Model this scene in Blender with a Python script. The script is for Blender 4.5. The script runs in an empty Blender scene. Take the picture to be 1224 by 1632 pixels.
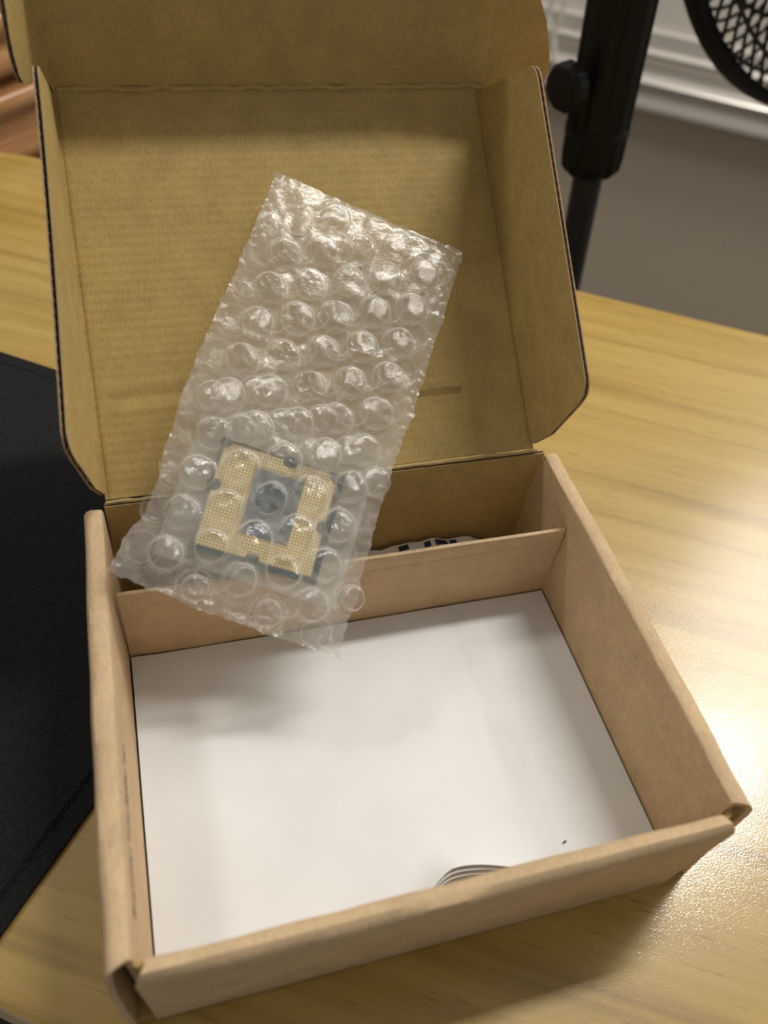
import bpy, math, random
from mathutils import Matrix, Vector, noise
random.seed(7)
C = bpy.context.scene.collection
S = 0.001                      # everything below is written in millimetres
def V(*a): return Vector(a)

# ------------------------------------------------------------------ camera
cam = bpy.data.objects.new('camera', bpy.data.cameras.new('camera')); C.objects.link(cam)
cam.data.sensor_fit = 'VERTICAL'; cam.data.sensor_height = 36.0; cam.data.lens = 29.387
cam.data.clip_start = 0.01; cam.data.clip_end = 30
R = ((0.962620, -0.256660, 0.086539), (-0.136296, -0.735106, -0.664110), (0.234066, 0.627491, -0.742609))
cam.matrix_world = Matrix.Translation(V(27.6019, -50.3976, 236.1281) * S) @ Matrix((
    (R[0][0], -R[1][0], -R[2][0]), (R[0][1], -R[1][1], -R[2][1]), (R[0][2], -R[1][2], -R[2][2]))).to_4x4()
cam.data.dof.use_dof = True; cam.data.dof.focus_distance = 0.262; cam.data.dof.aperture_fstop = 9.5
bpy.context.scene.camera = cam

# ------------------------------------------------------------------ world, lamps, exposure
w = bpy.data.worlds.new('world'); bpy.context.scene.world = w; w.use_nodes = True
w.node_tree.nodes['Background'].inputs[0].default_value = (1.0, 0.95, 0.87, 1)
w.node_tree.nodes['Background'].inputs[1].default_value = 0.25
def area(name, loc, target, sx, sy, power, col, shape='DISK', rot=None):
    l = bpy.data.lights.new(name, 'AREA'); l.shape = shape; l.size = sx*S; l.size_y = sy*S
    l.energy = power; l.color = col
    o = bpy.data.objects.new(name, l); C.objects.link(o); o.location = V(*loc)*S
    if rot is None:                                    # long side kept along world x
        zz = (V(*loc)-V(*target)).normalized(); yy = zz.cross(V(1, 0, 0)).normalized(); xx = yy.cross(zz)
        o.rotation_euler = Matrix((xx, yy, zz)).transposed().to_euler()
    else: o.rotation_euler = rot
    return o
area('ceiling_lamp_key', (100+.43*1700, 60+.25*1700, .87*1700), (100, 60, 0), 560, 120, 16.0, (1, .965, .90), 'RECTANGLE')
area('ceiling_lamp_second', (90-.415*1700, 90+.47*1700, .783*1700), (90, 90, 0), 200, 200, 4.4, (1, .95, .86))
area('ceiling_panel_lamp', (949, 466, 800), None, 540, 373, 5.2, (1, .96, .89), 'RECTANGLE', (0, 0, math.radians(37.8)))
vs = bpy.context.scene.view_settings
vs.view_transform = 'Standard'; vs.look = 'None'; vs.gamma = 1; vs.use_curve_mapping = False; vs.exposure = 0.0
try: bpy.context.scene.cycles.transparent_max_bounces = 40
except Exception: pass

# ------------------------------------------------------------------ materials
def newmat(name):
    m = bpy.data.materials.new(name); m.use_nodes = True
    nt = m.node_tree; b = nt.nodes['Principled BSDF']; return m, nt, b
def N(nt, t, **kw):
    n = nt.nodes.new(t)
    for k, v in kw.items():
        if k.startswith('i_'): n.inputs[k[2:].replace('_', ' ')].default_value = v
        else: setattr(n, k, v)
    return n
def L(nt, a, ai, b, bi): nt.links.new(a.outputs[ai], b.inputs[bi])
def objco(nt, scale=(1, 1, 1), rot=(0, 0, 0), loc=(0, 0, 0)):
    t = N(nt, 'ShaderNodeTexCoord'); mp = N(nt, 'ShaderNodeMapping')
    mp.inputs['Scale'].default_value = [s*1000 for s in scale]; mp.inputs['Rotation'].default_value = rot
    mp.inputs['Location'].default_value = loc
    L(nt, t, 'Object', mp, 'Vector'); return mp
def ramp(nt, stops, interp='LINEAR'):
    r = N(nt, 'ShaderNodeValToRGB'); r.color_ramp.interpolation = interp
    el = r.color_ramp.elements
    while len(el) > 1: el.remove(el[-1])
    el[0].position = stops[0][0]; el[0].color = (*stops[0][1], 1)
    for p, c in stops[1:]: e = el.new(p); e.color = (*c, 1)
    return r
def plain(name, col, rough=.5, metal=0, coat=0, spec=.5, bump=0, bscale=1, var=0):
    m, nt, b = newmat(name)
    b.inputs['Base Color'].default_value = (*col, 1); b.inputs['Roughness'].default_value = rough
    b.inputs['Metallic'].default_value = metal; b.inputs['Coat Weight'].default_value = coat
    b.inputs['Specular IOR Level'].default_value = spec
    if bump or var:
        mp = objco(nt); n = N(nt, 'ShaderNodeTexNoise'); n.inputs['Scale'].default_value = bscale; n.inputs['Detail'].default_value = 4
        L(nt, mp, 0, n, 'Vector')
        if bump:
            bp = N(nt, 'ShaderNodeBump'); bp.inputs['Strength'].default_value = bump; bp.inputs['Distance'].default_value = .0004
            L(nt, n, 'Fac', bp, 'Height'); L(nt, bp, 0, b, 'Normal')
        if var:
            r = ramp(nt, [(.3, [c*(1-var) for c in col]), (.7, [min(1, c*(1+var)) for c in col])])
            L(nt, n, 'Fac', r, 0); L(nt, r, 0, b, 'Base Color')
    return m
def card(name, col, flute=(0, 0, 0), stain=False, var=.10):
    """kraft cardboard: pulp mottling, dark and pale fibres, faint flute lines"""
    m, nt, b = newmat(name)
    mp = objco(nt)
    n1 = N(nt, 'ShaderNodeTexNoise'); n1.inputs['Scale'].default_value = .09; n1.inputs['Detail'].default_value = 8; n1.inputs['Roughness'].default_value = .65
    n2 = N(nt, 'ShaderNodeTexNoise'); n2.inputs['Scale'].default_value = 1.6; n2.inputs['Detail'].default_value = 3
    mpf = objco(nt, (1, .35, .5)); L(nt, mpf, 0, n2, 'Vector'); L(nt, mp, 0, n1, 'Vector')
    r = ramp(nt, [(.32, [c*(1-var) for c in col]), (.68, [c*(1+var) for c in col])]); L(nt, n1, 'Fac', r, 0)
    r2 = ramp(nt, [(.25, (.86, .86, .86)), (.5, (1, 1, 1)), (.75, (1.08, 1.08, 1.08))]); L(nt, n2, 'Fac', r2, 0)
    mx = N(nt, 'ShaderNodeMix', data_type='RGBA', blend_type='MULTIPLY'); mx.inputs[0].default_value = 1
    L(nt, r, 0, mx, 6); L(nt, r2, 0, mx, 7)
    # sparse dark and pale specks
    vo = N(nt, 'ShaderNodeTexVoronoi'); vo.inputs['Scale'].default_value = .16; L(nt, mp, 0, vo, 'Vector')
    sp = ramp(nt, [(.018, (.45, .45, .45)), (.035, (1, 1, 1))]); L(nt, vo, 'Distance', sp, 0)
    mx2 = N(nt, 'ShaderNodeMix', data_type='RGBA', blend_type='MULTIPLY'); mx2.inputs[0].default_value = .8
    L(nt, mx, 2, mx2, 6); L(nt, sp, 0, mx2, 7)
    out = mx2
    if stain:                      # a scuffed brown smear with its own outline
        t = objco(nt, loc=(-38, -80.9, 0))
        sm = N(nt, 'ShaderNodeSeparateXYZ'); 
        nz = N(nt, 'ShaderNodeTexNoise'); nz.inputs['Scale'].default_value = .35; L(nt, mp, 0, nz, 'Vector')
        ad = N(nt, 'ShaderNodeMix', data_type='VECTOR'); ad.inputs[0].default_value = .12
        ad = N(nt, 'ShaderNodeVectorMath', operation='MULTIPLY_ADD'); ad.inputs[1].default_value = (4, 1.2, 0)
        L(nt, nz, 'Color', ad, 0); L(nt, t, 0, ad, 2)
        L(nt, ad, 0, sm, 0)
        ax_ = N(nt, 'ShaderNodeMath', operation='ABSOLUTE'); L(nt, sm, 'X', ax_, 0)
        ay_ = N(nt, 'ShaderNodeMath', operation='ABSOLUTE'); L(nt, sm, 'Y', ay_, 0)
        dx = N(nt, 'ShaderNodeMath', operation='LESS_THAN'); dx.inputs[1].default_value = 8.5; L(nt, ax_, 0, dx, 0)
        dy = N(nt, 'ShaderNodeMath', operation='LESS_THAN'); dy.inputs[1].default_value = .95; L(nt, ay_, 0, dy, 0)
        mu = N(nt, 'ShaderNodeMath', operation='MULTIPLY'); L(nt, dx, 0, mu, 0); L(nt, dy, 0, mu, 1)
        mu2 = N(nt, 'ShaderNodeMath', operation='MULTIPLY'); mu2.inputs[1].default_value = .5; L(nt, mu, 0, mu2, 0)
        mx3 = N(nt, 'ShaderNodeMix', data_type='RGBA'); L(nt, mu2, 0, mx3, 0); L(nt, out, 2, mx3, 6); mx3.inputs[7].default_value = (col[0]*.45, col[1]*.38, col[2]*.3, 1)
        out = mx3
    L(nt, out, 2, b, 'Base Color')
    b.inputs['Roughness'].default_value = .78; b.inputs['Specular IOR Level'].default_value = .25
    bp = N(nt, 'ShaderNodeBump'); bp.inputs['Strength'].default_value = .35; bp.inputs['Distance'].default_value = .0002
    L(nt, n2, 'Fac', bp, 'Height'); last = bp
    if any(flute):
        fl = objco(nt, flute); sx = N(nt, 'ShaderNodeVectorMath', operation='DOT_PRODUCT'); sx.inputs[1].default_value = (1, 1, 1); L(nt, fl, 0, sx, 0)
        nn = N(nt, 'ShaderNodeTexNoise'); nn.inputs['Scale'].default_value = .05; L(nt, mp, 0, nn, 'Vector')
        si = N(nt, 'ShaderNodeMath', operation='SINE'); L(nt, sx, 'Value', si, 0)
        mm = N(nt, 'ShaderNodeMath', operation='MULTIPLY'); L(nt, si, 0, mm, 0); L(nt, nn, 'Fac', mm, 1)
        b2 = N(nt, 'ShaderNodeBump'); b2.inputs['Strength'].default_value = .30; b2.inputs['Distance'].default_value = .00018
        L(nt, mm, 0, b2, 'Height'); L(nt, bp, 0, b2, 'Normal'); last = b2
    L(nt, last, 0, b, 'Normal')
    return m
OLIVE = (.46, .33, .125); TAN = (.60, .435, .26)
k = 2*math.pi/2.8
M = {}
M['olive'] = card('kraft_inner', OLIVE)
M['olive_lid'] = card('kraft_lid', OLIVE, flute=(0, k/.796, 0), stain=True)
M['tan'] = card('kraft_outer', TAN)
M['edge'] = plain('kraft_edge', (.42, .30, .18), .9, var=.2, bscale=1.5)
M['core'] = plain('kraft_flute', (.30, .20, .11), .9)
M['crease'] = plain('kraft_crease', (.50, .375, .165), .8, bump=.5, bscale=.8, var=.15)

def paper_mat():
    m, nt, b = newmat('white_paper')
    mp = objco(nt)
    n = N(nt, 'ShaderNodeTexNoise'); n.inputs['Scale'].default_value = .05; n.inputs['Detail'].default_value = 5; L(nt, mp, 0, n, 'Vector')
    r = ramp(nt, [(.3, (.765, .775, .785)), (.7, (.82, .83, .84))]); L(nt, n, 'Fac', r, 0)
    # rubbed grey streak along the fold
    mp2 = objco(nt, (1, 1, 1), (0, 0, math.radians(1.5)), (-36, 0, 0)); sp = N(nt, 'ShaderNodeSeparateXYZ'); L(nt, mp2, 0, sp, 0)
    ab = N(nt, 'ShaderNodeMath', operation='ABSOLUTE'); L(nt, sp, 'X', ab, 0)
    mr = N(nt, 'ShaderNodeMapRange'); mr.inputs['From Min'].default_value = 0; mr.inputs["From Max"].default_value = 7; mr.inputs['To Min'].default_value = 1; mr.inputs['To Max'].default_value = 0
    L(nt, ab, 0, mr, 0)
    n2 = N(nt, 'ShaderNodeTexNoise'); n2.inputs['Scale'].default_value = .25; n2.inputs['Detail'].default_value = 4; mp3 = objco(nt, (1, .35, 1)); L(nt, mp3, 0, n2, 'Vector')
    r2 = ramp(nt, [(.5, (0, 0, 0)), (.75, (.16, .16, .16))]); L(nt, n2, 'Fac', r2, 0)
    mu = N(nt, 'ShaderNodeMath', operation='MULTIPLY'); L(nt, mr, 0, mu, 0); L(nt, r2, 0, mu, 1)
    mx = N(nt, 'ShaderNodeMix', data_type='RGBA'); L(nt, mu, 0, mx, 0); L(nt, r, 0, mx, 6); mx.inputs[7].default_value = (.35, .34, .34, 1)
    L(nt, mx, 2, b, 'Base Color'); b.inputs['Roughness'].default_value = .6; b.inputs['Specular IOR Level'].default_value = .3
    return m
M['paper'] = paper_mat()
M['ink'] = plain('grey_ink', (.05, .045, .04), .8)

def wood(name, base, dark, light, ang, rough=.35, coat=.6, crough=.12, scale=1.0, sparkle=True, seed=0):
    m, nt, b = newmat(name)
    mp = objco(nt, (.006*scale, .16*scale, .1*scale), (0, 0, ang), (seed, seed*3, 0))
    # Mapping applies scale first, so rotate in a second step
    mp.inputs['Rotation'].default_value = (0, 0, 0)
    pre = N(nt, 'ShaderNodeMapping'); pre.inputs['Rotation'].default_value = (0, 0, -ang)
    t = [n for n in nt.nodes if n.bl_idname == 'ShaderNodeTexCoord'][0]
    for l in list(mp.inputs['Vector'].links): nt.links.remove(l)
    L(nt, t, 'Object', pre, 'Vector'); L(nt, pre, 0, mp, 'Vector')
    n = N(nt, 'ShaderNodeTexNoise'); n.inputs['Scale'].default_value = .55; n.inputs['Detail'].default_value = 6; n.inputs['Roughness'].default_value = .55; n.inputs['Distortion'].default_value = .6
    L(nt, mp, 0, n, 'Vector')
    r = ramp(nt, [(.25, dark), (.45, base), (.62, light), (.8, base)]); L(nt, n, 'Fac', r, 0)
    # fine pores, short dark dashes
    mp2 = N(nt, 'ShaderNodeMapping'); mp2.inputs['Scale'].default_value = [1000*.07, 1000*1.1, 1000]; L(nt, pre, 0, mp2, 'Vector')
    v = N(nt, 'ShaderNodeTexNoise'); v.inputs['Scale'].default_value = 1.0; v.inputs['Detail'].default_value = 2; L(nt, mp2, 0, v, 'Vector')
    r2 = ramp(nt, [(.30, (.62, .55, .45)), (.38, (1, 1, 1))]); L(nt, v, 'Fac', r2, 0)
    mx = N(nt, 'ShaderNodeMix', data_type='RGBA', blend_type='MULTIPLY'); mx.inputs[0].default_value = .75
    L(nt, r, 0, mx, 6); L(nt, r2, 0, mx, 7); L(nt, mx, 2, b, 'Base Color')
    b.inputs['Roughness'].default_value = rough; b.inputs['Coat Weight'].default_value = coat; b.inputs['Coat Roughness'].default_value = crough
    if sparkle:
        mpb = objco(nt); nb = N(nt, 'ShaderNodeTexNoise'); nb.inputs['Scale'].default_value = 2.0; nb.inputs['Detail'].default_value = 2; L(nt, mpb, 0, nb, 'Vector')
        bp = N(nt, 'ShaderNodeBump'); bp.inputs['Strength'].default_value = .16; bp.inputs['Distance'].default_value = .0002
        L(nt, nb, 'Fac', bp, 'Height'); L(nt, bp, 0, b, 'Normal')
        bp2 = N(nt, 'ShaderNodeBump'); bp2.inputs['Strength'].default_value = .20; bp2.inputs['Distance'].default_value = .0002
        L(nt, nb, 'Fac', bp2, 'Height'); L(nt, bp2, 0, b, 'Coat Normal')
    return m
ANG = math.radians(-31.2)
M['table'] = wood('table_laminate', (.44, .28, .058), (.27, .155, .028), (.51, .345, .09), ANG, .40, 1.0, .10)
M['table_edge'] = plain('table_edge_band', (.60, .47, .28), .4)
M['cherry'] = wood('cherry_wood', (.42, .20, .08), (.25, .10, .035), (.55, .30, .14), math.radians(45), .3, .5, .15, 2.2, False, 5)
M['black_fabric'] = plain('mat_fabric', (.012, .0125, .014), .9, bump=.8, bscale=1.1, var=.5, spec=.25)
M['black_thread'] = plain('mat_thread', (.004, .004, .005), .9)
M['black_plastic'] = plain('black_plastic', (.007, .0065, .006), .5, spec=.22)
M['black_metal'] = plain('black_wire', (.012, .011, .010), .45, spec=.5)
M['wall'] = plain('wall_paint', (.50, .435, .335), .9, bump=.6, bscale=.35, var=.05)
M['alu'] = plain('painted_aluminium', (.62, .58, .53), .28, metal=.35)
M['blind'] = plain('blind_fabric', (.66, .62, .55), .8, var=.04, bscale=.02)
M['floor'] = plain('carpet', (.16, .13, .11), 1, bump=.7, bscale=.3, var=.3)
M['navy'] = plain('navy_print', (.02, .025, .07), .5)
M['crumb'] = plain('crumb', (.12, .03, .02), .7)
# processor
M['substrate'] = plain('green_blue_substrate', (.045, .09, .10), .35, coat=.4, var=.15, bscale=.4)
M['cavity'] = plain('grey_blue_cavity', (.17, .21, .245), .45, var=.3, bscale=.5)
M['gold'] = plain('gold_pad', (1.0, .82, .42), .35, spec=.8)
M['padfield'] = plain('gold_brown_field', (.62, .47, .22), .5, spec=.4)
M['chipcap'] = plain('tiny_component', (.10, .09, .08), .4)
def film(name, haze, clear_attr=False, bump=.5, gl=.22, tint=(.93, .92, .91), edge=0.0, f0=.03, ribs=False):
    m, nt, b = newmat(name); nt.nodes.remove(b)
    out = [n for n in nt.nodes if n.bl_idname == 'ShaderNodeOutputMaterial'][0]
    mp = objco(nt)
    n = N(nt, 'ShaderNodeTexNoise'); n.inputs['Scale'].default_value = .55; n.inputs['Detail'].default_value = 4; n.inputs['Distortion'].default_value = 1.0; L(nt, mp, 0, n, 'Vector')
    wv = N(nt, 'ShaderNodeTexVoronoi'); wv.inputs['Scale'].default_value = 1.5; L(nt, mp, 0, wv, 'Vector')
    bp = N(nt, 'ShaderNodeBump'); bp.inputs['Strength'].default_value = bump; bp.inputs['Distance'].default_value = .0009; L(nt, n, 'Fac', bp, 'Height')
    bq = N(nt, 'ShaderNodeBump'); bq.inputs['Strength'].default_value = bump*.5; bq.inputs['Distance'].default_value = .00012; L(nt, wv, 'Distance', bq, 'Height'); L(nt, bp, 0, bq, 'Normal')
    if ribs:                      # fine embossed lines, turned at random with each bubble
        wt = N(nt, 'ShaderNodeTexWave'); wt.inputs['Scale'].default_value = .62; wt.inputs['Distortion'].default_value = 1.5; wt.inputs['Detail'].default_value = 1; L(nt, mp, 0, wt, 'Vector')
        b5 = N(nt, 'ShaderNodeBump'); b5.inputs['Strength'].default_value = .45; b5.inputs['Distance'].default_value = .00012; L(nt, wt, 'Fac', b5, 'Height'); L(nt, bq, 0, b5, 'Normal'); bq = b5
    tr = N(nt, 'ShaderNodeBsdfTransparent'); tr.inputs[0].default_value = (.97, .97, .965, 1)
    df = N(nt, 'ShaderNodeBsdfDiffuse'); df.inputs[0].default_value = (*tint, 1)
    tl = N(nt, 'ShaderNodeBsdfTranslucent'); tl.inputs[0].default_value = (*tint, 1)
    hz = N(nt, 'ShaderNodeMixShader'); hz.inputs[0].default_value = .4; L(nt, df, 0, hz, 1); L(nt, tl, 0, hz, 2)
    m1 = N(nt, 'ShaderNodeMixShader'); L(nt, tr, 0, m1, 1); L(nt, hz, 0, m1, 2)
    n3 = N(nt, 'ShaderNodeTexNoise'); n3.inputs['Scale'].default_value = .12; n3.inputs['Detail'].default_value = 3; L(nt, mp, 0, n3, 'Vector')
    mr = N(nt, 'ShaderNodeMapRange'); mr.inputs['From Min'].default_value = .3; mr.inputs['From Max'].default_value = .7
    mr.inputs['To Min'].default_value = haze*.7; mr.inputs['To Max'].default_value = haze*1.3; L(nt, n3, 'Fac', mr, 0)
    lw_ = N(nt, 'ShaderNodeLayerWeight'); lw_.inputs['Blend'].default_value = .5
    pw = N(nt, 'ShaderNodeMath', operation='POWER'); pw.inputs[1].default_value = 2.2; L(nt, lw_, 'Facing', pw, 0)
    ps = N(nt, 'ShaderNodeMath', operation='MULTIPLY'); ps.inputs[1].default_value = edge; L(nt, pw, 0, ps, 0)
    if clear_attr:
        at = N(nt, 'ShaderNodeAttribute', attribute_name='haze'); mu = N(nt, 'ShaderNodeMath', operation='MULTIPLY')
        L(nt, at, 'Fac', mu, 0); L(nt, mr, 0, mu, 1); hz_ = mu
    else: hz_ = mr
    sm_ = N(nt, 'ShaderNodeMath', operation='ADD', use_clamp=True); L(nt, hz_, 0, sm_, 0); L(nt, ps, 0, sm_, 1); L(nt, sm_, 0, m1, 0)
    g = N(nt, 'ShaderNodeBsdfAnisotropic') if False else N(nt, 'ShaderNodeBsdfGlossy'); g.inputs['Roughness'].default_value = gl; g.inputs[0].default_value = (1, 1, 1, 1); L(nt, bq, 0, g, 'Normal')
    fw = N(nt, 'ShaderNodeLayerWeight'); fw.inputs['Blend'].default_value = .5; L(nt, bq, 0, fw, 'Normal')   # same from both sides of a thin film
    f5 = N(nt, 'ShaderNodeMath', operation='POWER'); f5.inputs[1].default_value = 4.0; L(nt, fw, 'Facing', f5, 0)
    fm = N(nt, 'ShaderNodeMath', operation='MULTIPLY_ADD'); fm.inputs[1].default_value = .8; fm.inputs[2].default_value = f0; L(nt, f5, 0, fm, 0)
    m2 = N(nt, 'ShaderNodeMixShader'); L(nt, fm, 0, m2, 0); L(nt, m1, 0, m2, 1); L(nt, g, 0, m2, 2)
    L(nt, m2, 0, out, 'Surface'); return m
M['film'] = film('bubble_film_flat', .20, True, .16, .2, (.95, .905, .83))
M['film_back'] = film('bubble_film_back', .17, False, .16, .2, (.95, .905, .83))
M['bubble'] = film('bubble_film_dome', .035, False, .20, .12, (.97, .95, .91), .95, .07, True)
M['sleeve'] = film('milky_sleeve', .38, False, .3, .3, (.90, .90, .88))
M['sleeve_front'] = film('milky_sleeve_front', .08, False, .4, .3, (.92, .91, .86))

# ------------------------------------------------------------------ mesh helpers
class MB:
    def __init__(s): s.v = []; s.f = []; s.m = []
    def add(s, vs, fs, mi=0):
        o = len(s.v); s.v += [tuple(v) for v in vs]; s.f += [tuple(i+o for i in f) for f in fs]; s.m += [mi]*len(fs)
    def box(s, a, b, mi=0, M=None):
        vs = [V(x, y, z) for x in (a[0], b[0]) for y in (a[1], b[1]) for z in (a[2], b[2])]
        if M: vs = [M @ v for v in vs]
        s.add(vs, [(0, 1, 3, 2), (4, 6, 7, 5), (0, 4, 5, 1), (2, 3, 7, 6), (0, 2, 6, 4), (1, 5, 7, 3)], mi)
    def bar(s, p, q, hw, hh, up, mi=0):
        p = V(*p); q = V(*q); d = (q-p); dn = d.normalized(); up = V(*up); sd = dn.cross(up).normalized(); up = sd.cross(dn)
        vs = [c+sd*i*hw+up*j*hh for c in (p, q) for i in (-1, 1) for j in (-1, 1)]
        s.add(vs, [(0, 1, 3, 2), (4, 6, 7, 5), (0, 4, 5, 1), (2, 3, 7, 6), (0, 2, 6, 4), (1, 5, 7, 3)], mi)
    def tube(s, pts, r, n=8, mi=0, close=False):
        pts = [V(*p) for p in pts]; rings = []
        rr = r if hasattr(r, '__len__') else [r]*len(pts)
        ref = V(0, 0, 1)
        for i, p in enumerate(pts):
            if close: t = pts[(i+1) % len(pts)]-pts[i-1]
            else: t = pts[min(i+1, len(pts)-1)]-pts[max(i-1, 0)]
            t.normalize()
            if abs(t.dot(ref)) > .95: ref = V(1, 0, 0) if abs(t.x) < .9 else V(0, 1, 0)
            a = t.cross(ref).normalized(); b = t.cross(a)
            rings.append([p+(a*math.cos(2*math.pi*j/n)+b*math.sin(2*math.pi*j/n))*rr[i] for j in range(n)])
        vs = [v for r_ in rings for v in r_]; fs = []
        m = len(rings)
        for i in range(m if close else m-1):
            for j in range(n):
                i2 = (i+1) % m; fs.append((i*n+j, i*n+(j+1) % n, i2*n+(j+1) % n, i2*n+j))
        if not close: fs += [tuple(range(n))[::-1], tuple((m-1)*n+j for j in range(n))]
        s.add(vs, fs, mi)
    def lathe(s, prof, org, ax, n=32, mi=0, star=None):
        org = V(*org); ax = V(*ax).normalized(); a = ax.orthogonal().normalized(); b = ax.cross(a)
        vs = []
        for (r, h) in prof:
            for j in range(n):
                t = 2*math.pi*j/n; rr = r*(star(j) if star else 1)
                vs.append(org+ax*h+(a*math.cos(t)+b*math.sin(t))*rr)
        fs = []
        for i in range(len(prof)-1):
            for j in range(n): fs.append((i*n+j, i*n+(j+1) % n, (i+1)*n+(j+1) % n, (i+1)*n+j))
        fs += [tuple(range(n))[::-1], tuple((len(prof)-1)*n+j for j in range(n))]
        s.add(vs, fs, mi)
    def prism(s, poly, off, mi=0, mi_side=None):
        """extrude a planar 3D polygon by the vector off"""
        n = len(poly); off = V(*off); p = [V(*q) for q in poly]
        s.add(p+[q+off for q in p], [tuple(range(n))[::-1], tuple(range(n, 2*n))], mi)
        o = len(s.v)-2*n
        for i in range(n):
            s.f.append((o+i, o+(i+1) % n, o+n+(i+1) % n, o+n+i)); s.m.append(mi if mi_side is None else mi_side)
    def sweep(s, secs, mi=0, cap=True, closed=True):
        """secs: list of rings of equal length"""
        n = len(secs[0]); vs = [v for r in secs for v in r]; fs = []
        for i in range(len(secs)-1):
            for j in range(n if closed else n-1): fs.append((i*n+j, i*n+(j+1) % n, (i+1)*n+(j+1) % n, (i+1)*n+j))
        s.add(vs, fs, mi)
        if cap: s.add(secs[0], [tuple(range(n))[::-1]], mi); s.add(secs[-1], [tuple(range(n))], mi)
    def grid(s, nu, nv, fn, mi=0):
        vs = [fn(i/nu, j/nv) for j in range(nv+1) for i in range(nu+1)]
        fs = [(j*(nu+1)+i, j*(nu+1)+i+1, (j+1)*(nu+1)+i+1, (j+1)*(nu+1)+i) for j in range(nv) for i in range(nu)]
        s.add(vs, fs, mi)

TILT = Matrix.Translation(V(150, 0, 0)*S) @ Matrix.Rotation(math.radians(.727), 4, V(.629, .777, 0)) @ Matrix.Translation(-V(150, 0, 0)*S)
def thing(name, label, cat, base=(0, 0, 0), tilt=False, group=None):
    o = bpy.data.objects.new(name, None); C.objects.link(o); o.empty_display_size = .01
    o['label'] = label; o['category'] = cat
    if group: o['group'] = group
    o['_b'] = list(base)
    o.matrix_world = (TILT if tilt else Matrix()) @ Matrix.Translation(V(*base)*S)
    return o
def basis(o):
    while o.parent: o = o.parent
    return V(*o['_b'])
def build(mb, name, mats, parent=None, smooth=True, angle=35, label=None, stuff=False, base=None, bevel=0):
    b = basis(parent) if parent else (V(*base) if base else V(0, 0, 0))
    me = bpy.data.meshes.new(name)
    me.from_pydata([((V(*v)-b)*S)[:] for v in mb.v], [], mb.f); me.update()
    if not isinstance(mats, (list, tuple)): mats = [mats]
    for m in mats: me.materials.append(M[m])
    me.polygons.foreach_set('material_index', mb.m)
    if smooth:
        me.shade_smooth(); me.set_sharp_from_angle(angle=math.radians(angle))
    o = bpy.data.objects.new(name, me); C.objects.link(o)
    if parent: o.parent = parent
    else: o.location = b*S
    if label: o['label'] = label
    if stuff: o['kind'] = 'stuff'
    if bevel:
        bm = o.modifiers.new('bevel', 'BEVEL'); bm.width = bevel*S; bm.segments = 2; bm.limit_method = 'ANGLE'; bm.angle_limit = math.radians(40)
    return o
def nz(x, y, z, s=1.0): return noise.noise(V(x*s, y*s, z*s))

# ================================================================== the setting
E = V(.8061, -.5917, 0); NW = V(.5917, .8061, 0)       # along the back wall and into it
def W(a, m, z): return E*a+NW*m+V(0, 0, z)
FL = -740.0
mb = MB(); mb.prism([W(-1500, -900, FL), W(1500, -900, FL), W(1500, 1208, FL), W(-1500, 1208, FL)], (0, 0, -20))
o = build(mb, 'floor', 'floor', base=(0, 0, FL)); o['kind'] = 'structure'
mb = MB(); mb.prism([W(-1500, 1208, FL), W(1500, 1208, FL), W(1500, 1208, -206), W(-1500, 1208, -206)], NW*80)
o = build(mb, 'wall_back', 'wall', base=W(0, 1208, FL)); o['kind'] = 'structure'
win = MB()
prof = [(0, -10), (13, -9.5), (15.5, -8), (16, -4), (14.5, -1.5), (14, 6), (15.5, 8), (16, 10.5), (14, 12.5), (7, 13), (6, 16), (6.5, 22), (8.5, 24), (8.5, 27), (6.5, 28), (3.5, 29), (3, 39), (0, 40), (-14, 40), (-14, -10)]
prof = [(a*1.81, 236+(b-236)*1.81) for a, b in prof]
win.sweep([[W(a, 1208-p[0], p[1]) for p in prof] for a in (-1500, 1500)])
o = build(win, 'window_1', 'alu', base=W(0, 1208, -120), angle=50); o['kind'] = 'structure'
gl = MB(); gl.prism([W(-1500, 1212, -124), W(1500, 1212, -124), W(1500, 1212, 500), W(-1500, 1212, 500)], NW*8)
bl = build(gl, 'window_blind', 'blind', base=W(0, 1208, -120)); bl.parent = o; bl.location = (0, 0, 0)
CA0 = -136
c1 = thing('blind_cord', 'pale looped blind cord hanging in front of the window frame behind the fan stand', 'cord', W(CA0, 1170, -140))
mb = MB(); mb.tube([W(CA0-14+5*math.sin(i*.35), 1172, 60-i*14) for i in range(14)]+[W(CA0-8+3*i, 1170, -136-10*i) for i in range(5)], 3.0, 6); build(mb, 'cord', 'blind', c1)
mb = MB(); mb.tube([W(CA0+14-2.5*i*.5, 1170, 60-i*13) for i in range(18)], 2.6, 6); build(mb, 'cord', 'blind', c1)

# ------------------------------------------------------------------ desk
TB = thing('desk', 'glossy light wood laminate desk with rounded back corner under the open box', 'desk', (140, 180, 0))
p1 = V(-15, 442.5, 0); far = V(900, -116, 0)
outl = []
outl += [V(-23.3, 6.5, 0)+V(.86, -.515, 0)*t for t in (900,)]
outl += [V(900, -116, 0)]
outl += [V(323.7, 229.0, 0), V(238, 281.8, 0), V(118, 357.5, 0), V(20, 419.5, 0), V(-4, 435.5, 0), V(-18, 444.4, 0), V(-30, 450.8, 0), V(-43.5, 456, 0), V(-58, 459.5, 0), V(-80, 460.5, 0), V(-110, 452, 0), V(-140, 430, 0), V(-170, 395, 0)]
outl += [V(-400, 60, 0), V(-425, 0, 0), V(-400, 190-5, 0)][:1]
outl += [V(-330, 195, 0), V(-60, 32.5, 0), V(-30.4, 11.4, 0), V(-23.3, 6.5, 0)]
outl = outl[::-1]
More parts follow.
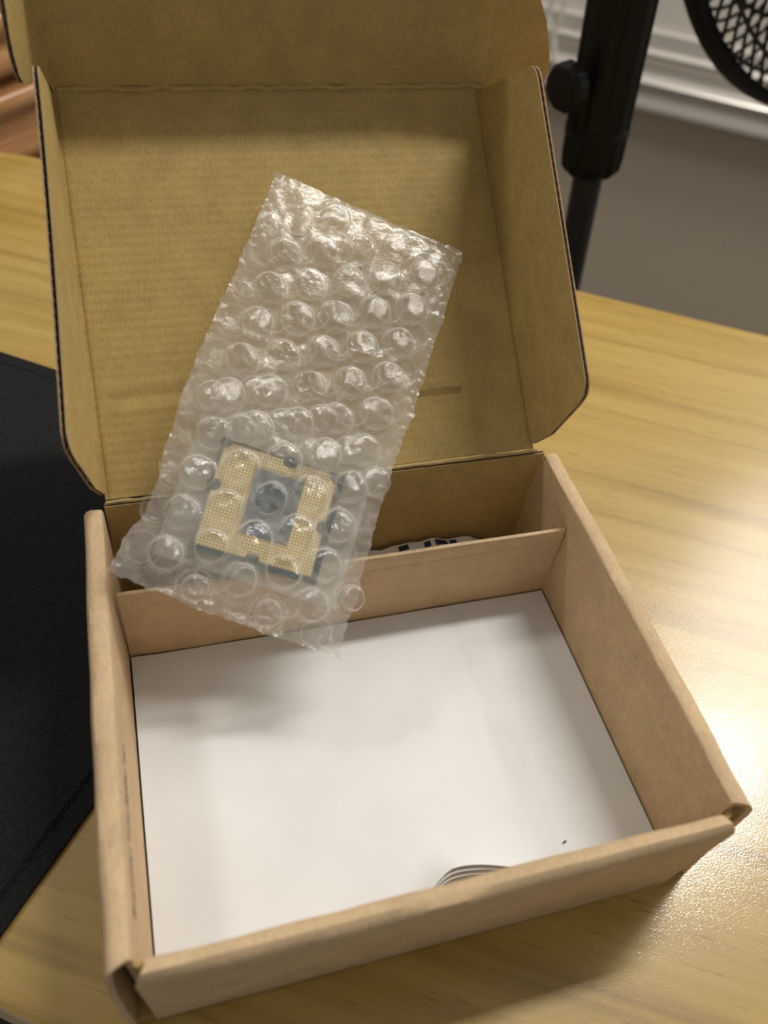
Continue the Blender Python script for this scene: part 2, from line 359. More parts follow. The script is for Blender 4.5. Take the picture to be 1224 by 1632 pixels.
mb = MB(); mb.prism([v-V(0, 0, 24) for v in outl], (0, 0, 24), 0, 1)
top = build(mb, 'tabletop', ['table', 'table_edge'], TB, smooth=False, bevel=1.6)
for (x, y) in ((-60, 400), (560, 40), (-90, 90), (470, -180)):
    mb = MB(); mb.box((x-20, y-20, FL), (x+20, y+20, -24)); build(mb, 'leg', 'black_metal', TB, bevel=1)

# ------------------------------------------------------------------ black desk mat
mo = []
cA = V(-11.2, 249, 0); dA = (V(-11.2, 249, 0)-V(-37.5, 267.5, 0)).normalized()      # along its top edge
cB = V(-8, 55.4, 0); dB = (V(-8, 55.4, 0)-V(-30.4, 27.8, 0)).normalized()           # along its right edge
den = dA.x*dB.y-dA.y*dB.x; t_ = ((cB.x-cA.x)*dB.y-(cB.y-cA.y)*dB.x)/den
corner = cA+dA*t_
def matpoly(inset, r=9):
    c = corner-dA*inset-dB*inset; pts = []
    L1, L2 = 318-2*inset, 202-2*inset
    pts.append(c-dB*L2)
    cen = c-dA*r-dB*r
    for i in range(9):
        th = i/8*math.pi/2; pts.append(cen+dA*r*math.cos(th)+dB*r*math.sin(th))
    pts.append(c-dA*L1); pts.append(c-dA*L1-dB*L2)
    return pts
MT = thing('desk_mat', 'black cloth desk mat with stitched edge left of the box', 'desk mat', (-60, 150, 0))
mb = MB(); mb.prism(matpoly(0), (0, 0, 1.5)); build(mb, 'hem', 'black_fabric', MT, smooth=False, bevel=.4)
mb = MB(); mb.prism([v+V(0, 0, 1.5) for v in matpoly(6.6)], (0, 0, .5)); build(mb, 'cloth_surface', 'black_fabric', MT, smooth=False, bevel=.2)
mb = MB()
mp_ = matpoly(6.0)
for a, b in zip(mp_, mp_[1:]+mp_[:1]):
    n_ = max(1, int((b-a).length/3.0))
    for i in range(n_):
        p = a.lerp(b, i/n_); q = a.lerp(b, (i+.72)/n_); j = V(0, 0, 1.62)
        mb.tube([p+j, p.lerp(q, .5)+j+V(0, 0, .22), q+j], .34, 5)
build(mb, 'stitching', 'black_thread', MT, stuff=True)

# ------------------------------------------------------------------ cherry wood cabinet behind the desk
cb = V(-40, 500, 0); ce = V(.7071, .7071, 0); cn = V(.7071, -.7071, 0)   # along its front, out of its front
CB = thing('cherry_cabinet', 'cherry wood chest of drawers standing behind the left end of the desk', 'cabinet', cb+V(0, 0, FL))
def Q(a, n, z): return cb+ce*a+cn*n+V(0, 0, z)
mb = MB(); mb.prism([Q(-24, -8, FL), Q(112, -8, FL), Q(112, -120, FL), Q(-24, -120, FL)], (0, 0, 740+66)); build(mb, 'carcass', 'cherry', CB, smooth=False)
def drawer(z0, z1, out):
    r = 6
    pr = [(-8, z0), (out*.55, z0), (out*.8, z0+2), (out*.85, z0+9), (out*.62, z0+11), (out*.62, z1-14), (out*.9, z1-11), (out, z1-6), (out*.92, z1-2), (out*.6, z1), (-8, z1)]
    mb = MB(); mb.sweep([[Q(a, p[0], p[1]) for p in pr] for a in (-20, 108)]); return mb
for (z0, z1) in ((-190, -112), (-104, -36), (-26, 16.5), (24.5, 58)):
    d = build(drawer(z0, z1, 9), 'drawer', 'cherry', CB, angle=50)
    kb = MB(); kb.lathe([(3, 0), (3, 8), (7, 12), (7.5, 16), (4, 19)], Q(74, 4, (z0+z1)/2), cn, 16); build(kb, 'knob', 'black_metal', d)
mb = MB(); mb.prism([Q(-28, 12, 66), Q(116, 12, 66), Q(116, -124, 66), Q(-28, -124, 66)], (0, 0, 14)); build(mb, 'cabinet_top', 'cherry', CB, smooth=False, bevel=3)

# ------------------------------------------------------------------ pedestal fan
pA = V(263.6, 350, 112.1); pB = V(277.3, 350, -41.9); pd = (pA-pB).normalized()
foot = pB-pd*((pB.z-FL-12)/pd.z)
FN = thing('pedestal_fan', 'black pedestal fan with wire guard standing behind the desk', 'fan', (foot.x, foot.y, FL))
mb = MB(); mb.lathe([(150, 0), (150, 6), (140, 12), (60, 20), (16, 30), (12, 40)], (foot.x, foot.y, FL), (0, 0, 1), 48); build(mb, 'base', 'black_plastic', FN)
colb = pA-pd*83                                  # lower end of the height collar
mb = MB(); mb.tube([foot, colb+pd*20], 8.2, 24); build(mb, 'pole', 'black_metal', FN)
L_ = 190
mb = MB(); mb.lathe([(9, -2), (13.2, -1), (15.6, 2), (16.2, 8), (16.4, L_*.5), (16.6, L_), (12, L_+4)], colb, pd, 72, star=lambda j: 1+.035*(1 if (j % 6) < 3 else -1)); build(mb, 'height_collar', 'black_plastic', FN)
mb = MB(); mb.lathe([(8, 0), (17.2, .5), (17.2, 3.5), (16.3, 5)], colb+pd*20, pd, 48); build(mb, 'collar_band', 'black_plastic', FN)
side = V(-.90, -.35, 0); side = (side-pd*side.dot(pd)).normalized(); kc = colb+pd*50+side*18
mb = MB(); mb.lathe([(4, -3), (4, 5), (9.5, 6), (11.5, 7.5), (11.7, 13), (10, 15.5), (5, 16.5)], kc, side, 60, star=lambda j: 1+.025*math.cos(j*2*math.pi/60*12)); kn = build(mb, 'clamp_knob', 'black_plastic', FN)
mb = MB(); mb.bar(kc+side*5-pd*10, kc+side*1-pd*25, 1.6, 1.8, side); build(mb, 'clamp_lever', 'black_plastic', FN)
ptop = colb+pd*(L_+2)
fc = V(447.4, 432.8, 170.8); fa = V(.14, -.96, .23).normalized(); FR = 136.3
fx = fa.cross(V(0, 0, 1)).normalized(); fz = fx.cross(fa)
def F(r, th, d): return fc+(fx*math.cos(th)+fz*math.sin(th))*r+fa*d
mot = fc-fa*72
mb = MB(); mb.tube([ptop-pd*4, ptop+pd*30, ptop+pd*55+V(10, 5, 0), mot-fa*30-V(0, 0, 20), mot-fa*18], [12, 12, 13, 15, 20], 16); build(mb, 'neck', 'black_plastic', FN)
mb = MB(); mb.lathe([(14, -62), (34, -56), (40, -40), (42, -8), (38, 6), (20, 10)], mot, fa, 40); build(mb, 'motor_housing', 'black_plastic', FN)
mb = MB(); mb.lathe([(4, 0), (17, 1), (19, 6), (19, 20), (14, 26), (4, 28)], fc-fa*34, fa, 32); hub = build(mb, 'hub', 'black_plastic', FN)
for i in range(3):
    mb = MB(); t0 = .15+i*2*math.pi/3
    mb.grid(8, 10, lambda u, v: F(17+v*82, t0+(u-.5)*(.75+.25*v)+.25*v, -22+(u-.5)*26*(1-.35*v)))
    mb.grid(8, 10, lambda u, v: F(17+v*82, t0+(u-.5)*(.75+.25*v)+.25*v, -23.4+(u-.5)*26*(1-.35*v)))
    build(mb, 'blade', 'black_plastic', FN, angle=80)
mb = MB()
prf = [(FR+3.6, -6), (FR+4.6, 0), (FR+3.6, 6), (FR-2.5, 6.5), (FR-3.2, 0), (FR-2.5, -6.5)]
secs = [[F(p[0], 2*math.pi*i/96, p[1]) for p in prf] for i in range(97)]
mb.sweep(secs, cap=False); build(mb, 'guard_rim', 'black_plastic', FN)
def wire_curve(front, sw):
    pts = []
    for i in range(13):
        t = i/12; r = FR-1-(FR-29)*t; th = sw*t**1.0
        d = (9+24*math.sin(t*math.pi/2)) if front else (-9-42*math.sin(t*math.pi/2)**.8)
        pts.append((r, th, d))
    return pts
for front, sw, cnt in ((True, 1.15, 74), (False, -1.15, 74)):
    proto = None
    for k_ in range(cnt):
        if proto is None:
            mb = MB(); mb.tube([F(r, th, d)-fc+V(*FN['_b']) for r, th, d in wire_curve(front, sw)], 1.15, 6)
            proto = build(mb, 'guard_wire', 'black_metal', FN, angle=80); o = proto
        else:
            o = proto.copy(); C.objects.link(o)
        o.matrix_local = Matrix.Translation((fc-V(*FN['_b']))*S) @ Matrix.Rotation(2*math.pi*k_/cnt, 4, fa)
for (r, d) in ((FR*.90, 13.5), (FR*.72, 24), (FR*.32, 33.5), (FR*.90, -20), (FR*.68, -38), (FR*.32, -50.5)):
    mb = MB(); mb.tube([F(r, 2*math.pi*i/72, d) for i in range(72)], 1.2, 6, close=True); build(mb, 'guard_ring', 'black_metal', FN)
mb = MB(); mb.lathe([(4, 0), (30, 0), (30, 3), (20, 5)], fc+fa*32, fa, 40); build(mb, 'guard_badge', 'black_plastic', FN)

# ================================================================== the cardboard mailer box
BX = thing('mailer_box', 'open brown cardboard mailer box with raised lid on the desk', 'box', (75, 62, 0), True)
D_, H_ = 123.8, 48.2
T = 1.5
def panel(name, parent, O, es, ew, poly, nrm, mats=('olive', 'tan'), warp=None):
    """corrugated board: two liners and, between them, a wavy core that shows along the cut edges.
    poly in (s, w) on plane O + s*es + w*ew; nrm points to the visible inside; fluting waves run along s"""
    O = V(*O); es = V(*es).normalized(); ew = V(*ew).normalized(); nrm = V(*nrm).normalized()
    P = [O+es*a+ew*b for a, b in poly]
    smin = min(a for a, b in poly); smax = max(a for a, b in poly); n = len(poly)
    def span(s):
        ws = []
        for i in range(n):
            (a, b), (c, d) = poly[i], poly[(i+1) % n]
            if (a-s)*(c-s) <= 0 and a != c: ws.append(b+(d-b)*(s-a)/(c-a))
        return (min(ws), max(ws)) if ws else (0, 0)
    def pt(s, w, h):                       # a point of the board, leaning by warp(s) where the flap is twisted
        return O+es*s+ew*w-nrm*(h+(w*math.tan(warp(s)) if warp else 0))
    mb = MB()
    if warp is None:
        mb.prism(P, nrm*-.28, 0, 2); mb.prism([p-nrm*(T-.28) for p in P], nrm*-.28, 1, 2)
    else:
        ss = sorted(set([a for a, b in poly]+[smin+(smax-smin)*i/60 for i in range(61)])); ss = [min(max(a, smin+.001), smax-.001) for a in ss]
        for (h0, h1, mi) in ((0, .28, 0), (T-.28, T, 1)):
            rings = []
            for a in ss:
                w0, w1 = span(a); rings.append([pt(a, w0, h0), pt(a, w1, h0), pt(a, w1, h1), pt(a, w0, h1)])
            k0 = len(mb.f); mb.sweep(rings, mi)
            for q in range(k0, len(mb.f)-2):
                if (q-k0) % 4 in (1, 3): mb.m[q] = 2
    o = build(mb, name, [mats[0], mats[1], 'edge'], parent, smooth=warp is not None)
    cnt = int((smax-smin)/2.8*6); vs = []; mid = (T/2); ah = (T-.56)/2*.96
    for i in range(cnt+1):
        s = smin+.02+(smax-smin-.04)*i/cnt; w0, w1 = span(s); z = mid+ah*math.sin(2*math.pi*s/2.8)
        vs += [pt(s, w0+.12, z), pt(s, w1-.12, z)]
    cm = MB(); cm.add(vs, [(2*i, 2*i+1, 2*i+3, 2*i+2) for i in range(cnt)])
    build(cm, 'fluted_core', 'core', o, angle=60)
    return o
def roll(pathfn, stations, th=1.35):
    """a folded-over wall: section path (list of 2D pts as 3D via pathfn(station)) thickened"""
    secs = []
    for s in stations:
        pts = pathfn(s); outer = pts; inner = []
        for i, p in enumerate(pts):
            a = pts[max(i-1, 0)]; b = pts[min(i+1, len(pts)-1)]; t = (b-a).normalized(); inner.append((p, t))
        secs.append((pts, inner))
    return secs
def side_wall(sgn):
    # section in x (outward = sgn), z, from outer base over the rim down to the inner base
    mb = MB(); ys = [(-.4 if sgn < 0 else .8)+i*((122.8-(-.4 if sgn < 0 else .8))/48) for i in range(49)]
    secs = []
    for y in ys:
        w1 = nz(y, 3+sgn, 0, .05)*.35; w2 = nz(y, 9, sgn, .12)*.25
        fl = 0.4*max(0, 1-abs(y-60)/60)
        e = max(0, 1-(y+1)/9)**2 if sgn < 0 else 0
        ox = -.2-fl+w1; rim = 5.4
        path = [(0-e*.4, 0), (ox*.4-e*.8, 15), (ox*.8-e*.6, 32), (ox, 43), (ox+.25, 46.2+w2), (ox+1.1, 47.7+w2), (2.2, 48.3+w2), (3.6, 48.1+w2), (4.7, 48.0+w2), (rim-.15+w1*.5, 47.6+w2), (rim+.12+w1*.5, 46.6), (rim+.25+w1*.6, 40), (6.1, 22), (6.5, 1.5)]
        pts = [V(p[0], 0, p[1]) for p in path]; inn = []
        for i, p in enumerate(pts):
            a = pts[max(i-1, 0)]; b = pts[min(i+1, len(pts)-1)]; t = (b-a).normalized()
            nrm = V(t.z, 0, -t.x)          # towards the hollow
            inn.append(p+nrm*1.35)
        ring = pts+inn[::-1]
        q = (y-ys[0])/(ys[-1]-ys[0])
        secs.append([V((p.x if sgn < 0 else 150.4-p.x), y+(1-q)**6*2.2*max(0, min(1, p.x/4.5)), p.z) for p in ring])
    mb.sweep(secs); return mb
lw = build(side_wall(-1), 'side_wall', 'tan', BX, angle=40)
rw = build(side_wall(1), 'side_wall', 'tan', BX, angle=40)
mb = MB(); secs = []
for i in range(57):
    x = 5.6+(143.4-5.6)*i/56; u = (x-75)/70
    bulge = -3.0-.9*max(0, 1-u*u); w1 = nz(x, 5, 0, .06)*.4; w2 = nz(x, 8, 3, .09)*.5+nz(x, 2, 3, .3)*.15
    if i in (0, 56): w2 -= .3
    path = [(0, 0), (bulge*.25+w1*.4, 14), (bulge*.62+w1*.7, 30), (bulge*.92+w1, 42), (bulge+w1+.1, 45.3+w2), (bulge+.9+w1, 47.3+w2), (-1.4, 48.2+w2), (0.2, 47.9+w2), (1.5+w1, 46.6+w2), (2.0+w1, 44), (2.6, 36), (3.6, 20), (4.3, 1.5)]
    pts = [V(0, p[0], p[1]) for p in path]; inn = []
    for j, p in enumerate(pts):
        a = pts[max(j-1, 0)]; b = pts[min(j+1, len(pts)-1)]; t = (b-a).normalized(); inn.append(p+V(0, t.z, -t.y)*1.3)
    q0_ = i/56; sh = lambda p: 2.3*max(0, min(1, (p.y+2.7)/2.2))*((1-q0_)**8-.7*q0_**8)*max(0, min(1, (p.z-36)/8))
    secs.append([V(x+sh(p), p.y, p.z) for p in pts+inn[::-1]])
mb.sweep(secs); build(mb, 'front_wall', 'tan', BX, angle=40)
mb = MB(); mb.box((.6, .6, 0), (149.8, 123.6, 1.5)); build(mb, 'base_panel', ['olive'], BX, smooth=False)
# folded dust tabs seen inside the two open front corners
for (x0, x1, x2, y1) in ((2.6, 5.0, 8.0, 3.4), (148.2, 146.2, 143.6, 4.0)):
    mb = MB(); pl = [V(x0, 9, 0), V(x0+(x1-x0)*.2, 4.5, 0), V(x1, 1.6, 0), V((x1+x2)/2, .9, 0), V(x2, 1.1, 0)]
    ring = pl+[p+V((.9 if x0 < 75 else -.9), 1.0, 0) for p in pl[::-1]]
    mb.sweep([[p+V(0, 0, z) for p in ring] for z in (1.6, 20, 44.2)]); build(mb, 'corner_tab', 'olive', BX, angle=50)
# back wall and lid
panel('back_wall', BX, (0, D_-.4, 1.5), (0, 0, 1), (1, 0, 0), [(0, 6.0), (46.6, 6.0), (46.6, 145.2), (0, 145.2)], (0, -1, 0))
th = .7
q0 = 0.65213
U = V(0, math.cos(q0), math.sin(q0)); Nn = V(0, -math.sin(q0), math.cos(q0))
LO = V(0, 125.1, 49.4)
SL = 123.2
XL, XR = 6.6, 141.6
# the lid panel, gently dented (a fine grid so the crush marks are real relief)
def lidz(x, s):
    z = 0.0
    z += .28*math.exp(-((s-33-.03*(x-40))/1.3)**2)*(1 if x < 60 else max(0, 1-(x-60)/10)) * max(0, min(1, (x-9)/4))
    z -= .30*math.exp(-((s-29.5-.03*(x-40))/1.4)**2)*(1 if x < 60 else max(0, 1-(x-60)/10)) * max(0, min(1, (x-9)/4))
    z += .25*math.exp(-((s-25.5-.02*(x-40))/1.2)**2)*(1 if x < 50 else 0)* max(0, min(1, (x-9)/4))
    z += .55*math.exp(-((s-(24.5-.16*(x-112)))/1.1)**2)*max(0, 1-abs(x-120)/20)
    z -= .30*math.exp(-((s-(27.5-.12*(x-106)))/1.5)**2)*max(0, 1-abs(x-107)/12)
    z += .10*nz(x, s, 0, .06)
    z -= 1.1*max(0, 1-min(x-XL, XR-x, SL-s)/1.1)
    return z
mb = MB()
mb.grid(134, 124, lambda u, v: LO+U*(v*SL)+V(XL+u*(XR-XL), 0, 0)+Nn*lidz(XL+u*(XR-XL), v*SL))
P = [LO+U*s+V(x, 0, 0)-Nn*(T-.28) for x, s in ((XL, 0), (XR, 0), (XR, SL), (XL, SL))]
mb.prism(P, Nn*-.28, 1, 2); mb.prism([p+Nn*.9 for p in P], Nn*.0001, 0)
lid = build(mb, 'lid_panel', ['olive_lid', 'tan', 'edge'], BX, angle=60)
# fold creases: hinge and tuck fold, slightly crumpled ridges
def crease(p, q, r, amp, up, n=70, seed=0):
    mb = MB(); p = V(*p); q = V(*q)
    mb.tube([p.lerp(q, i/n)+up*(amp*nz(i*.35, seed, 0)) + V(0, amp*.8*nz(i*.22, seed+5, 0), 0) for i in range(n+1)], [r*(1+.35*nz(i*.5, seed, 4)) for i in range(n+1)], 8); return mb
build(crease((6.6, 124.4, 48.7), (142.6, 124.4, 48.9), .55, .35, V(0, 0, 1)), 'hinge_crease', 'crease', lid, angle=80)
T1 = LO+U*SL
build(crease(T1+V(8.0, -.2, -.3), T1+V(143.0, -.2, -.3), .95, .9, U, seed=9), 'fold_crease', 'olive', lid, angle=80)
# side flaps
def arc(cx, cy, r, a0, a1, n=6): return [(cx+r*math.cos(a0+(a1-a0)*i/n), cy+r*math.sin(a0+(a1-a0)*i/n)) for i in range(n+1)]
pi = math.pi
fpoly = [(1.5, -1.1), (2.2, 13), (7.6, 34)]+arc(14.5, 34.3, 6.4, pi*.93, pi*.5, 6)[1:]+arc(101, 33.4, 7.2, pi*.5, pi*.08, 6)+[(113.5, 20), (119.5, 4), (121.5, -1.1)]
def flap(x, ang, sg, mats=('olive', 'tan'), k=1.0, warp=None):
    a = math.radians(ang); ew = Nn*math.cos(a)+V(sg*math.sin(a), 0, 0)
    nr = V(-sg, 0, 0)*math.cos(a)+Nn*math.sin(a)
    poly = [(s, w_*k) for s, w_ in fpoly]
    if sg < 0: poly = [(s+.0, w_) for s, w_ in poly]
    return panel('side_flap', BX, LO+V(x, 0, 0), U, ew, poly if sg > 0 else poly[::-1], nr, mats, warp=warp)
flap(XR-.1, 0, 1)
flap(XL+.1, 0, -1, warp=lambda s: math.radians(-1.0 if s > 112 else 5.6*max(0, 1-max(0, s-12)/90)**1.3-.6*min(1, s/100)))
# front tuck panel with its two rounded ears
g = math.radians(33); TV = Nn*math.cos(g)+U*math.sin(g); TN = (V(1, 0, 0).cross(TV)).normalized()
if TN.dot(U) > 0: TN = -TN
def tp(s): return [(s, 0)]
panel('tuck_panel', BX, T1, TV, (1, 0, 0), [(-.3, 8.0), (24, 5.9), (42, 5.0), (42, 141.3), (-.3, 143.6)], TN)
for sg, x0 in ((-1, 8.1), (1, 143.4)):
    a = math.radians(25 if sg > 0 else 65)
    ew = V(sg, 0, 0)*math.cos(a)+TN*math.sin(a)
    if sg > 0: ep = [(-1.5, -2), (-.5, 3), (2.2, 9), (3.0, 15.4), (3.6, 18.6), (5.2, 19.8), (9, 20.2), (13, 19.8), (18, 18.2), (23.5, 16.3), (28.5, 13.4), (35, 8.5), (41, 3), (42, -.6)]
    else: ep = [(-1.8, -2.4), (-1.6, 1), (2.5, 4), (5.6, 8), (6.6, 11), (7.4, 16.5), (8.8, 19.2), (11, 20.2), (16, 20.0), (21, 19.1), (29.8, 16.0), (36, 11.5), (41, 5), (42, -1.2)]; ep = [(p[0], p[1]*.84) for p in ep]
    nr = TN*math.cos(a)-V(sg, 0, 0)*math.sin(a)
    panel('tuck_ear', BX, T1+V(x0, 0, 0), TV+V(-.054 if sg > 0 else -.07, 0, 0), ew, ep, nr)
# printed words on the left inner wall
tc = bpy.data.curves.new('printed_words', 'FONT'); tc.body = "I'm really into recycling"; tc.size = 3.6*S; tc.extrude = .00002; tc.space_character = 1.05; tc.shear = .25
to = bpy.data.objects.new('tmp_words', tc); C.objects.link(to)
bpy.context.view_layer.update()
dg = bpy.context.evaluated_depsgraph_get(); me = bpy.data.meshes.new_from_object(to.evaluated_get(dg)); bpy.data.objects.remove(to)
me.name = 'printed_words'; me.materials.clear(); me.materials.append(M['ink'])
xs = [v.co.x for v in me.vertices]; wd = max(xs)-min(xs); kx = 41*S/wd
for v in me.vertices: v.co.x *= kx
wo = bpy.data.objects.new('printed_words', me); C.objects.link(wo); wo.parent = lw
wx = Matrix(((0, .055, 1, 0), (-1, 0, 0, 0), (0, -1, .055, 0), (0, 0, 0, 1)))
wo.matrix_local = Matrix.Translation((V(5.95, 53, 40.2)-basis(lw))*S) @ wx
wo['label'] = 'line of small grey lettering'

# ------------------------------------------------------------------ divider
DV = thing('cardboard_divider', 'upright tan cardboard divider strip across the inside of the box', 'divider', (75, 97, 1.5), True)
mb = MB()
def dv(x, z, y=0): return V(x, 96.9+y+.25*math.sin(x*.05), z)
secs = []
for i in range(31):
    x = 6.9+(144.1-6.9)*i/30; b_ = .35*nz(x, 1, 0, .05)
    # front face dented along a fold line just below the top
    path = [(0, 1.6), (0, 20), (0, 33.2), (.35, 33.9), (0, 34.6), (.05, 38.6), (.3, 39.3), (1.3, 39.5), (1.75, 38.9), (1.75, 1.6)]
    xt = x
    secs.append([V(xt, 97.2+b_+p[0], p[1]) for p in path])
mb.sweep(secs); build(mb, 'divider_panel', 'tan', DV, angle=50)

# ------------------------------------------------------------------ sheets of white paper
PP = thing('paper_sheets', 'stack of white paper sheets lying in the front of the box', 'paper', (75, 52, 1.5), True)
NS = 9
for i in range(NS):
    z = 1.9+i*.80; last = i == NS-1; rr = random.Random(i)
    x0 = 6.9+rr.uniform(0, .25); x1 = 142.9-(0 if last else rr.uniform(0, .8))+(0 if not last else .5)
    y0 = 6.6+rr.uniform(-.2, .4)+(NS-1-i)*.28; y1 = 96.6-rr.uniform(0, .5)
    A = 5.2*max(0, (i-1)/(NS-2))**.9; SHF = 6.6*max(0, (i-1)/(NS-2))
    def sh(u, v, x0=x0, x1=x1, y0=y0, y1=y1, z=z, A=A, last=last, SHF=SHF):
        x = x0+u*(x1-x0); y = y0+v*(y1-y0)
        gx = math.exp(-((x-84)/(9 if x < 84 else 21))**2); h = A*gx*math.exp(-((y-y0)/9.0)**2)
        c_ = -.25*math.exp(-((x-108)/1.2)**2) if last else 0
        b_ = (.35*nz(x, y, 0, .03)+(.9*max(0, 1-((x-8)**2+(y-94)**2)**.5/7) if last else 0)) if last else 0
        y2 = y+SHF*gx*math.exp(-(y-y0)/9.0)
        return V(x, y2, z+h+c_+b_)
    mb = MB(); nu, nv = 70, 40
    mb.grid(nu, nv, lambda u, v: sh(u, v**1.7))
    n0 = len(mb.v); top = list(mb.v)
    mb.grid(nu, nv, lambda u, v: sh(u, v**1.7)-V(0, 0, .18))
    mb.f[nu*nv:] = [f[::-1] for f in mb.f[nu*nv:]]
    ring = [j for j in range(nu+1)]+[j*(nu+1)+nu for j in range(1, nv+1)]+[nv*(nu+1)+j for j in range(nu-1, -1, -1)]+[j*(nu+1) for j in range(nv-1, 0, -1)]
    for a, b in zip(ring, ring[1:]+ring[:1]): mb.f.append((b, a, a+n0, b+n0)); mb.m.append(0)
    build(mb, 'sheet', 'paper', PP, angle=40)
CR = thing('crumb', 'tiny reddish brown crumb on the white paper near the front wall', 'crumb', (116.9, 14.6, 8.6), True)
mb = MB(); mb.tube([V(116.2, 14.4, 8.9), V(116.8, 14.5, 8.95), V(117.5, 14.8, 8.9)], [.12, .26, .12], 6); build(mb, 'speck', 'crumb', CR)

# ------------------------------------------------------------------ printed wrapper in the back compartment
PR = thing('printed_wrapper', 'crumpled white wrapper with navy print behind the divider', 'wrapper', (95, 111, 1.5), True)
mb = MB()
def wr(u, v):
    x = 62+u*76; y = 101.5+v*20
    edge = min(1, 6*u, 6*(1-u)); return V(x, y, 1.9+(7.0+4.2*v+2.5*u)*edge*(.9+.2*nz(x, y, 0, .06)+.12*nz(x, y, 3, .2)))
mb.grid(60, 16, wr); mb.grid(60, 16, lambda u, v: V(wr(u, v).x, wr(u, v).y, max(1.7, wr(u, v).z-.5)))
wrp = build(mb, 'wrapper_film', 'paper', PR, angle=70)
rr = random.Random(4)
mb = MB()
for j in range(4):
    x = 98.0
    while x < 131:
        wd = rr.uniform(2, 6)
        if rr.random() < .8:
            u0, u1 = (x-62)/76, min(1, (x+wd-62)/76); v0, v1 = .34+j*.17, .34+j*.17+.11
            mb.grid(4, 2, lambda a, b: wr(u0+(u1-u0)*a, v0+(v1-v0)*b)+V(0, 0, .12))
        x += wd+rr.uniform(.5, 2)
build(mb, 'navy_marks', 'navy', PR, label='blocks of navy print')

# ================================================================== bubble wrap pouch and the processor inside
B0 = V(6.0, 94.9, 55.1); TLp = V(68.3, 193.1, 111.4)
bn = V(0.05091, -0.52076, 0.85218).normalized(); bu = V(0.86868, -0.39827, -0.29457).normalized(); bv = bn.cross(bu)
BB = thing('bubble_wrap_pouch', 'clear bubble wrap pouch holding a processor, leaning from the box onto the lid', 'pouch', (35, 80, 40), True)
def edgeL(v): return -1.4*(v/130)+3.4*math.exp(-((v-24)/17)**2)*(1 if v > 3 else v/3)+.5*nz(v, 0, 0, .5)+.35*nz(v, 7, 0, 1.7)+.9*nz(v, 2, 2, .12)
def edgeR(v): return 66.4-5.6*(v/131)-1.5*math.exp(-((v-48)/16)**2)+.5*nz(v, 3, 0, .5)+.35*nz(v, 9, 0, 1.7)+.7*nz(v, 5, 5, .12)
def edgeB(u): return -1.0*math.sin(u/66*pi)+.7*nz(u, 1, 0, .35)+.35*nz(u, 4, 4, 1.3)
def edgeT(u): return 129.2+3.4*u/62+.5*nz(u, 6, 1, .4)
def bagz(u, v, side):
    """height of each skin over the mid plane: pillow + processor + wrinkles"""
    a = max(0, min(1, (u-edgeL(v))/9)); b = max(0, min(1, (edgeR(v)-u)/9)); c_ = max(0, min(1, v/9)); d = max(0, min(1, (131-v)/10))
    pil = (math.sin(a*pi/2)*math.sin(b*pi/2)*math.sin(c_*pi/2)*math.sin(d*pi/2))**.6
    core = math.exp(-(((u-34)/23)**4+((v-31)/22)**4))
    z = side*(.35+1.1*pil+1.2*core*pil)
    z += side*.55*nz(u, v, side*3, .16)*pil
    z += .22*nz(u, v, 8, .33)+.8*nz(u, v, 3, .05)
    ed = 1-min(a, b, c_)
    z += ed*ed*.8*nz(u, v, 1, .7)
    z += .9*math.exp(-((v-62-.15*u)/5)**2)*math.sin(u*.8)*.5*(side > 0)
    return z
def BP(u, v, h): return B0+bu*u+bv*v+bn*h
la = math.radians(31.5); PB = 11.9
def lattice(ox, oy):
    out = []
    for i in range(-16, 17):
        for j in range(-16, 17):
            x = (i+.5*(j % 2))*PB; y = j*PB*.866
            u = x*math.cos(la)-y*math.sin(la)+ox; v = x*math.sin(la)+y*math.cos(la)+oy
            u += .35*nz(i, j, 1, 1.7); v += .35*nz(i, j, 5, 1.7)
            if 3 < v < 127.5 and edgeL(v)+2.0 < u < edgeR(v)-2.0: out.append((u, v))
    return out
fb = lattice(10.5, 92.7); bb = lattice(14.0, 98.0)
def skin(name, side, mat, bubs):
    mb = MB(); nu, nv = 96, 190; cache = []
    def fn(a, b):
        v0 = b*131; u = edgeL(v0)+a*(edgeR(v0)-edgeL(v0)); vb = edgeB(u); vt = edgeT(u); v = vb+b*(vt-vb)
        cache.append((u, v)); return BP(u, v, bagz(u, v, side))
    mb.grid(nu, nv, fn)
    o = build(mb, name, mat, BB, angle=180)
    at = o.data.attributes.new('haze', 'FLOAT', 'POINT')
    vals = []
    for (u, v) in cache:
        lo = .10 if (16 < u < 52 and 14 < v < 48) else .65
        d = min(((u-x)**2+(v-y)**2)**.5 for x, y in bubs)
        hi = 1.25 if lo < .2 else 1.0
        vals.append(lo if d < 4.5 else (hi if d > 5.45 else (2.0 if d > 4.75 and d < 5.2 else 1.4)))
    at.data.foreach_set('value', vals); return o
fs_ = skin('front_film', 1, 'film', fb); bs_ = skin('back_film', -1, 'film', bb)
